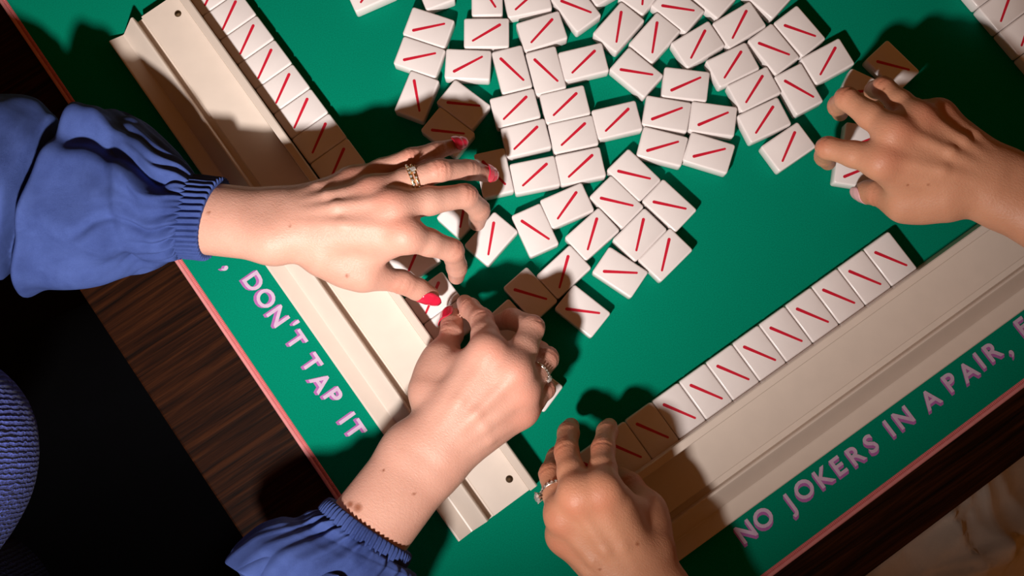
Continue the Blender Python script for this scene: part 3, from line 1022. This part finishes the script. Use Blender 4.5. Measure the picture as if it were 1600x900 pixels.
def sleeve_tube(name, stations, disp, mat, parent, nt=150, nth=260):
    """stations: (point on one silhouette side, point on the other, height above, height below)"""
    arr = np.array([[*a, *b, hu, hd] for a, b, hu, hd in stations])
    S, ts = catmull(arr, nt)
    th = np.linspace(0, 2 * math.pi, nth, endpoint=False)
    V = np.zeros((nt, nth, 3))
    for i in range(nt):
        a, b, hu, hd = S[i, :3], S[i, 3:6], S[i, 6], S[i, 7]
        c = (a + b) / 2; w = (a - b) / 2
        j0, j1 = max(0, i - 1), min(nt - 1, i + 1)
        ax = unit((S[j1, :3] + S[j1, 3:6]) / 2 - (S[j0, :3] + S[j0, 3:6]) / 2)
        ax = unit(ax * np.array([1, 1, .35]))
        up = unit(np.cross(w, ax)); up = up if up[2] > 0 else -up
        cs, sn = np.cos(th), np.sin(th)
        hz = np.where(sn > 0, hu, hd)
        base = c + cs[:, None] * w + (sn * hz)[:, None] * up
        wl = np.linalg.norm(w)
        nrm = cs[:, None] * (w / wl) / wl + (sn / hz)[:, None] * up
        nrm /= np.linalg.norm(nrm, axis=1)[:, None]
        V[i] = base + nrm * disp(ts[i], th)[:, None]
    idx = np.arange(nt * nth).reshape(nt, nth)
    Q = np.stack([idx[:-1], np.roll(idx, -1, 1)[:-1], np.roll(idx, -1, 1)[1:], idx[1:]], -1).reshape(-1, 4)
    return np_obj(name, V.reshape(-1, 3), Q, mat, parent)


def arm_station(H, s, pad, skew=(0, 0)):
    """Cross-section of a forearm at s (0 wrist, 1 towards the elbow), grown by pad; skew slides its two sides along the arm."""
    c0 = np.array(H['wrist'][0]) * (1 - s) + np.array(H['arm'][0]) * s; c1 = np.array(H['wrist'][1]) * (1 - s) + np.array(H['arm'][1]) * s
    rr = H['rw'] * (1 - s) + H['ra'] * s
    m, w = (c0 + c1) / 2, (c1 - c0) / 2
    if H is H2: w = -w
    ax = unit(mid(H['wrist']) - mid(H['arm'])); e = unit(w - ax * (w @ ax)); hw = abs(w @ e) + rr + pad
    return (m + e * hw + ax * skew[0], m - e * hw + ax * skew[1], rr + pad + .0024, rr + pad + .0024)


def folds(th, parts):
    return sum(a * np.sin(n * th + p) for n, a, p in parts)


def sleeve1_disp(t, th):
    d = np.zeros_like(th)
    g = math.exp(-(t / .6) ** 2)
    d += g * .0010 * np.sin(42 * th + 1.3 * np.sin(3 * th))
    g2 = math.exp(-max(t - .6, 0) / 1.3) * min(1, t / .45)
    ph = .25 * math.sin(t * 3.1)
    d += g2 * (.0022 * np.abs(np.sin(11 * th + ph + np.sin(2 * th))) + .0012 * np.sin(23 * th + 2 * ph))
    big = min(1, max(0, (t - 1.2) / 1.5))
    d += big * (.0022 * np.sin(5 * th + 1.1 * t) + .0018 * np.sin(3 * th - 1.7 * t + 1) + .0014 * np.sin(8 * th + 2.3 * t))
    # deep lengthwise fold on the upper side
    c = math.radians(46 + (4.75 - t) / 4.45 * 23)
    act = 1 / (1 + math.exp(-(t - .7) / .15)) / (1 + math.exp((t - 4.7) / .25))
    dd = (th - c + math.pi) % (2 * math.pi) - math.pi
    d += act * (-.0120 * np.exp(-(dd / .19) ** 2) + .0035 * np.exp(-((dd - .32) / .16) ** 2))
    # second lengthwise fold lower down
    c2 = math.radians(118 + 6 * math.sin(t * 1.6)); dd = (th - c2 + math.pi) % (2 * math.pi) - math.pi
    act2 = 1 / (1 + math.exp(-(t - 1.6) / .2)) / (1 + math.exp((t - 4.2) / .3))
    d += act2 * (-.0030 * np.exp(-(dd / .07) ** 2))
    # vertical dent and the crease between the two puffs
    d += -.0032 * np.exp(-((t - (3.1 + .35 * np.cos(th))) / .30) ** 2) * (np.sin(th) > -.2)
    tc = 4.90 + .55 * (1 - np.cos(th))
    d += -.0150 * np.exp(-((t - tc) / .15) ** 2) + .0050 * np.exp(-((t - tc + .35) / .25) ** 2)
    return d


S1 = [arm_station(H1, .66, .0016),
      (P(270, 238, .066), P(276, 402, .055), .0270, .0260),
      (P(240, 208, .063), P(246, 411, .052), .0320, .0300),
      (P(210, 187, .060), P(205, 424, .050), .0350, .0330),
      (P(168, 168, .058), P(160, 441, .048), .0370, .0350),
      (P(105, 186, .060), P(85, 447, .050), .0380, .0350),
      (P(58, 160, .066), P(18, 444, .056), .0400, .0360),
      (P(-10, 156, .080), P(-40, 425, .068), .0440, .0400),
      (P(-110, 150, .110), P(-135, 420, .096), .0500, .0460),
      (np.array([-.395, .195, .200]), np.array([-.435, .085, .235]), .0560, .0560),
      (np.array([-.480, .085, .320]), np.array([-.510, -.010, .320]), .0480, .0480)]
sl = sleeve_tube('sleeve', S1, sleeve1_disp, MAT['blue'], person_blue, nt=190, nth=300)
sl['label'] = 'blue linen puff sleeve gathered at the wrist'


def cuff(stations, parent, n=44):
    """Elastic gathered band: its own ribbed ring closing on the wrist."""
    last = len(stations) - 1

    def disp(t, th):
        k = 1.0 if t < last - 1 else max(0.0, last - t)
        return k * (.0006 + .0010 * np.sin(n * th + 1.5 * np.sin(2 * th) + .4 * t))
    o = sleeve_tube('cuff', stations, disp, MAT['blue'], None, nt=30, nth=400)
    o.parent = parent
    return o


cuff([arm_station(H1, .69, .0022), arm_station(H1, .62, .0026, (.002, -.001)), arm_station(H1, .56, .0024, (.005, -.001)),
      arm_station(H1, .51, .0022, (.006, .002)), arm_station(H1, .51, -.0012, (.006, .002))], sl, 42)


def sleeve2_disp(t, th):
    d = np.zeros_like(th)
    g = math.exp(-(t / .6) ** 2)
    d += g * .0010 * np.sin(50 * th + 1.2 * np.sin(3 * th + 1))
    g2 = math.exp(-max(t - .6, 0) / 2.2) * min(1, t / .45)
    ph = .2 * math.sin(t * 2.7)
    d += g2 * (.0028 * np.abs(np.sin(9 * th + ph + .8 * np.sin(2 * th))) + .0014 * np.sin(25 * th + 2 * ph))
    big = min(1, max(0, (t - 1.2) / 1.5))
    d += big * (.0020 * np.sin(4 * th + 1.3 * t) + .0016 * np.sin(7 * th - 1.2 * t + 2))
    return d


S2 = [arm_station(H2, .650, .0030, (-.004, -.001)),
      (P(470, 812, .084), P(644, 896, .078), .0250, .0230),
      (P(438, 812, .086), P(641, 908, .079), .0290, .0270),
      (P(393, 829, .087), P(632, 945, .080), .0350, .0320),
      (P(354, 874, .088), P(612, 1000, .081), .0400, .0350),
      (P(424, 922, .096), P(560, 1045, .090), .0390, .0380),
      (P(326, 1030, .115), P(490, 1160, .110), .0440, .0420),
      (np.array([-.215, -.190, .175]), np.array([-.165, -.290, .175]), .0520, .0520),
      (np.array([-.300, -.215, .320]), np.array([-.270, -.310, .320]), .0480, .0480)]
s2 = sleeve_tube('sleeve', S2, sleeve2_disp, MAT['blue'], person_blue, nt=170, nth=300)
s2['label'] = 'blue linen puff sleeve gathered at the wrist'
cuff([arm_station(H2, .660, .0042, (-.004, -.001)), arm_station(H2, .620, .0042, (-.004, -.001)), arm_station(H2, .580, .0036, (-.004, -.001)),
      arm_station(H2, .555, .0022, (-.004, -.001)), arm_station(H2, .555, -.0012, (-.004, -.001))], s2, 60)

bt = Field(np.array([-.66, -.46, -.30]), np.array([-.16, .16, .42]), .005)
G = bt.new() + .05
bt.cone(G, CH1, HIP1, .092, .098, .03)
bt.cone(G, SH1, SH2, .052, .052, .03)
bt.cone(G, CH1 * .62 + HIP1 * .38, P(-112, 716, .12), .090, .048, .03)
bt.cone(G, P(-112, 740, .10), P(-112, 690, .12), .050, .046, .02)
bv, bq = surface_nets(G, bt.org, bt.h)
np_obj('bodice', bv, bq, MAT['smock'], person_blue)['label'] = 'smocked blue bodice'

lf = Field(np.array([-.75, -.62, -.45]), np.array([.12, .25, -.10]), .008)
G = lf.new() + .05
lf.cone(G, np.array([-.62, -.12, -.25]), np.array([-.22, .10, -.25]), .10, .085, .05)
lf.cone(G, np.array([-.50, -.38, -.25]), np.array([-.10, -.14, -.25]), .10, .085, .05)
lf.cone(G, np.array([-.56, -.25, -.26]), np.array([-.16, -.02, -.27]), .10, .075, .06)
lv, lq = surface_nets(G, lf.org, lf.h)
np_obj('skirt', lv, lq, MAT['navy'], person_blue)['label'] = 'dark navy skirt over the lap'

# cream cotton draped over the lap: thighs below, sharp-crested folds on top
NXC, NYC = 190, 190
gx, gy = np.meshgrid(np.linspace(.10, .66, NXC), np.linspace(-.46, .10, NYC), indexing='ij')


def seg_dist(a, b):
    a, b = np.array(a)[:2], np.array(b)[:2]
    d = b - a; tt = np.clip(((gx - a[0]) * d[0] + (gy - a[1]) * d[1]) / (d @ d), 0, 1)
    s = (gx - a[0]) * -d[1] + (gy - a[1]) * d[0]
    return np.hypot(gx - a[0] - tt * d[0], gy - a[1] - tt * d[1]), np.sign(s), tt


gz = np.full(gx.shape, -.22)
for a, b in (((.60, -.46), (.27, .02)), ((.36, -.56), (.12, -.14)), ((.48, -.5), (.2, -.06))):
    D, _, _ = seg_dist(a, b)
    gz = np.maximum(gz, -.22 + .085 * np.sqrt(np.clip(1 - (D / .125) ** 2, 0, 1)))
for pts, A, w in ((((1538, 735), (1546, 790), (1550, 838)), .020, .0085),
                  (((1550, 838), (1590, 818), (1670, 770)), .026, .013),
                  (((1518, 876), (1560, 858), (1600, 838), (1650, 830)), .024, .012),
                  (((1482, 800), (1490, 832), (1497, 870), (1500, 940)), .019, .010),
                  (((1488, 828), (1468, 866), (1440, 910)), .013, .010),
                  (((1425, 850), (1385, 885), (1330, 940)), .016, .020),
                  (((1568, 725), (1582, 770), (1600, 795)), .014, .012),
                  (((1515, 875), (1535, 915), (1560, 960)), .016, .012),
                  (((1510, 770), (1520, 815), (1545, 838)), .012, .008)):
    q = ip([(x, y, -.12) for x, y in pts])
    best = np.full(gx.shape, 9.0); sg = np.zeros(gx.shape)
    for i in range(len(q) - 1):
        D, S, _ = seg_dist(q[i], q[i + 1])
        sg = np.where(D < best, S, sg); best = np.minimum(best, D)
    ww = np.where(sg > 0, w * .8, w * 1.7)
    gz += .85 * A * np.exp(-np.sqrt(best ** 2 + .003 ** 2) / ww)
gz += .0016 * np.sin(gx * 90 + 3 * np.sin(gy * 60)) * np.cos(gy * 75)
cvv = np.stack([gx, gy, gz], -1).reshape(-1, 3)
ci = np.arange(NXC * NYC).reshape(NXC, NYC)
cqq = np.stack([ci[:-1, :-1], ci[1:, :-1], ci[1:, 1:], ci[:-1, 1:]], -1).reshape(-1, 4)
lap = np_obj('lap_clothing', cvv, cqq, MAT['cream'], person_cream)
lap['label'] = 'crumpled cream cotton over the lap'
md = lap.modifiers.new('cloth_thickness', 'SOLIDIFY'); md.thickness = .0012; md.offset = -1

tp = Field(np.array([.10, -.75, -.30]), np.array([.72, -.10, .42]), .008)
G = tp.new() + .05
tp.cone(G, CH2, HIP2, .094, .100, .03)
tp.cone(G, SH3, SH4, .056, .056, .03)
tpv, tpq = surface_nets(G, tp.org, tp.h)
np_obj('top', tpv, tpq, MAT['cream'], person_cream)['label'] = 'sleeveless cream top'


def gem_mesh(bm, c, n, r, h=1.0, seg=8):
    n = unit(n); s = unit(np.cross(n, [0.3, 0.2, 0.93])); t = np.cross(n, s)

    def ring_(rad, z): return [bm.verts.new(tuple(c + n * z + (s * math.cos(2 * math.pi * k / seg) + t * math.sin(2 * math.pi * k / seg)) * rad)) for k in range(seg)]
    tip = bm.verts.new(tuple(c - n * r * .85 * h)); g = ring_(r, 0); tb = ring_(r * .58, r * .34)
    for k in range(seg):
        j = (k + 1) % seg
        bm.faces.new((tip, g[j], g[k])); bm.faces.new((g[k], g[j], tb[j], tb[k]))
    bm.faces.new(tb)


def band_mesh(bm, c, ax, r, w, thick, seg=48):
    ax = unit(ax); s = unit(np.cross(ax, [0.1, 0.3, 0.95])); t = np.cross(ax, s)
    prof = [(0, -w / 2), (thick * .7, -w / 2), (thick, -w / 4), (thick, w / 4), (thick * .7, w / 2), (0, w / 2)]
    rows = []
    for k in range(seg):
        a = 2 * math.pi * k / seg; d = s * math.cos(a) + t * math.sin(a)
        rows.append([bm.verts.new(tuple(c + d * (r + o) + ax * z)) for o, z in prof])
    for k in range(seg):
        A, B = rows[k], rows[(k + 1) % seg]
        for i in range(6):
            bm.faces.new((A[i], A[(i + 1) % 6], B[(i + 1) % 6], B[i]))
    bmesh.ops.recalc_face_normals(bm, faces=bm.faces)


def finger_ring(label, c, ax, up, r, metal, bands, pave, stone, square=False, name='finger_ring'):
    ax = unit(ax); up = unit(up - ax * (np.dot(up, ax))); side = np.cross(ax, up)
    root = empty(name, tuple(c))
    tag(root, label, 'ring', 'finger rings')
    for off, w, th, mt in bands:
        bm = bmesh.new(); band_mesh(bm, c + ax * off, ax, r, w, th)
        bm_obj('band', bm, MAT[mt], root, True)
    for off, gr, span, n in pave:
        for k in range(n):
            a = math.radians(span) * (2 * k / (n - 1) - 1)
            d = up * math.cos(a) + side * math.sin(a)
            bm = bmesh.new(); gem_mesh(bm, c + ax * off + d * (r + .0013), d, gr)
            bm_obj('pave_stone', bm, MAT['gem'], root)
    so, sr, lift, sdir = stone
    sdir = unit(sdir)
    sc = c + ax * so + sdir * (r + lift)
    bm = bmesh.new(); gem_mesh(bm, sc, sdir, sr, seg=4 if square else 12)
    bm_obj('centre_stone', bm, MAT['gem'], root)
    a1 = unit(np.cross(sdir, ax)); a2 = np.cross(sdir, a1)
    for k in range(4):
        a = math.radians(45 + 90 * k)
        d = a1 * math.cos(a) + a2 * math.sin(a)
        p0 = sc + d * sr * .35 - sdir * (lift + .0002); p1 = sc + d * sr * 1.04 + sdir * sr * .25
        bm = bmesh.new()
        ad = unit(p1 - p0); s = unit(np.cross(ad, [.31, .17, .9])); t = np.cross(ad, s)
        lo = [bm.verts.new(tuple(p0 + (s * math.cos(q) + t * math.sin(q)) * .00028)) for q in np.linspace(0, 2 * math.pi, 7)[:-1]]
        hi = [bm.verts.new(tuple(p1 + (s * math.cos(q) + t * math.sin(q)) * .00030)) for q in np.linspace(0, 2 * math.pi, 7)[:-1]]
        for i in range(6): bm.faces.new((lo[i], lo[(i + 1) % 6], hi[(i + 1) % 6], hi[i]))
        bm.faces.new(hi)
        bm_obj('prong', bm, MAT[metal], root, True)
    return root


def along(f, t): return f[0] * (1 - t) + f[1] * t


f = [np.array(x) for x in H1['fingers']['ring']]
finger_ring('gold diamond ring set on the upper hand of the person in blue', along(f, .60), f[1] - f[0], np.array([0, -.05, 1.0]), .0078, 'gold',
            [(-.0012, .0020, .0011, 'gold'), (.0014, .0014, .0011, 'gold')], [(-.0012, .00085, 80, 11), (.0014, .00070, 50, 6)],
            (.0012, .0022, .0022, np.array([-.05, .35, 1.0])), square=True)
f = [np.array(x) for x in H2['fingers']['ring']]
finger_ring('thin silver solitaire ring on the lower hand of the person in blue', along(f, .56), f[1] - f[0], np.array([.25, -.1, 1.0]), .0077, 'silver',
            [(0, .0012, .0009, 'silver')], [(0, .00062, 62, 11)], (0, .0020, .0024, np.array([.80, -.45, .55])))
f = [np.array(x) for x in H3['fingers']['ring']]
finger_ring('solitaire diamond ring on the bare hand at the bottom of the picture', along(f, .55), f[1] - f[0], np.array([-.4, 0, 1.0]), .0077, 'silver',
            [(0, .0018, .0010, 'silver')], [(0, .0008, 70, 10)], (0, .0031, .0040, np.array([-.95, -.25, .38])))

# thin chain bracelet on the right-hand wrist
b0 = (np.array(H4['wrist'][0]) + np.array(H4['wrist'][1])) / 2
w_ax = unit((np.array(H4['arm'][0]) + np.array(H4['arm'][1])) / 2 - b0)
bc = b0 + w_ax * .0085
acr = unit(np.array(H4['wrist'][1]) - np.array(H4['wrist'][0])); acr = unit(acr - w_ax * (acr @ w_ax)); upv = np.cross(w_ax, acr)
upv = upv if upv[2] > 0 else -upv
br = empty('chain_bracelet', tuple(bc))
tag(br, 'fine gold chain bracelet on the wrist at the right edge', 'bracelet')
bm = bmesh.new()
NB = 110
for k in range(NB):
    a = 2 * math.pi * k / NB
    p = bc + acr * math.cos(a) * .0226 + upv * math.sin(a) * .0166 + w_ax * (.0035 * math.cos(a) + .0008 * math.sin(5 * a))
    m = Matrix.Translation(Vector(p)) @ Matrix.Rotation(a * 7.3, 4, 'Z') @ Matrix.Diagonal((.00055, .00042, .00038, 1))
    bmesh.ops.create_icosphere(bm, subdivisions=1, radius=1.0, matrix=m)
o = bm_obj('chain', bm, MAT['gold'], br, True)
o['kind'] = 'stuff'
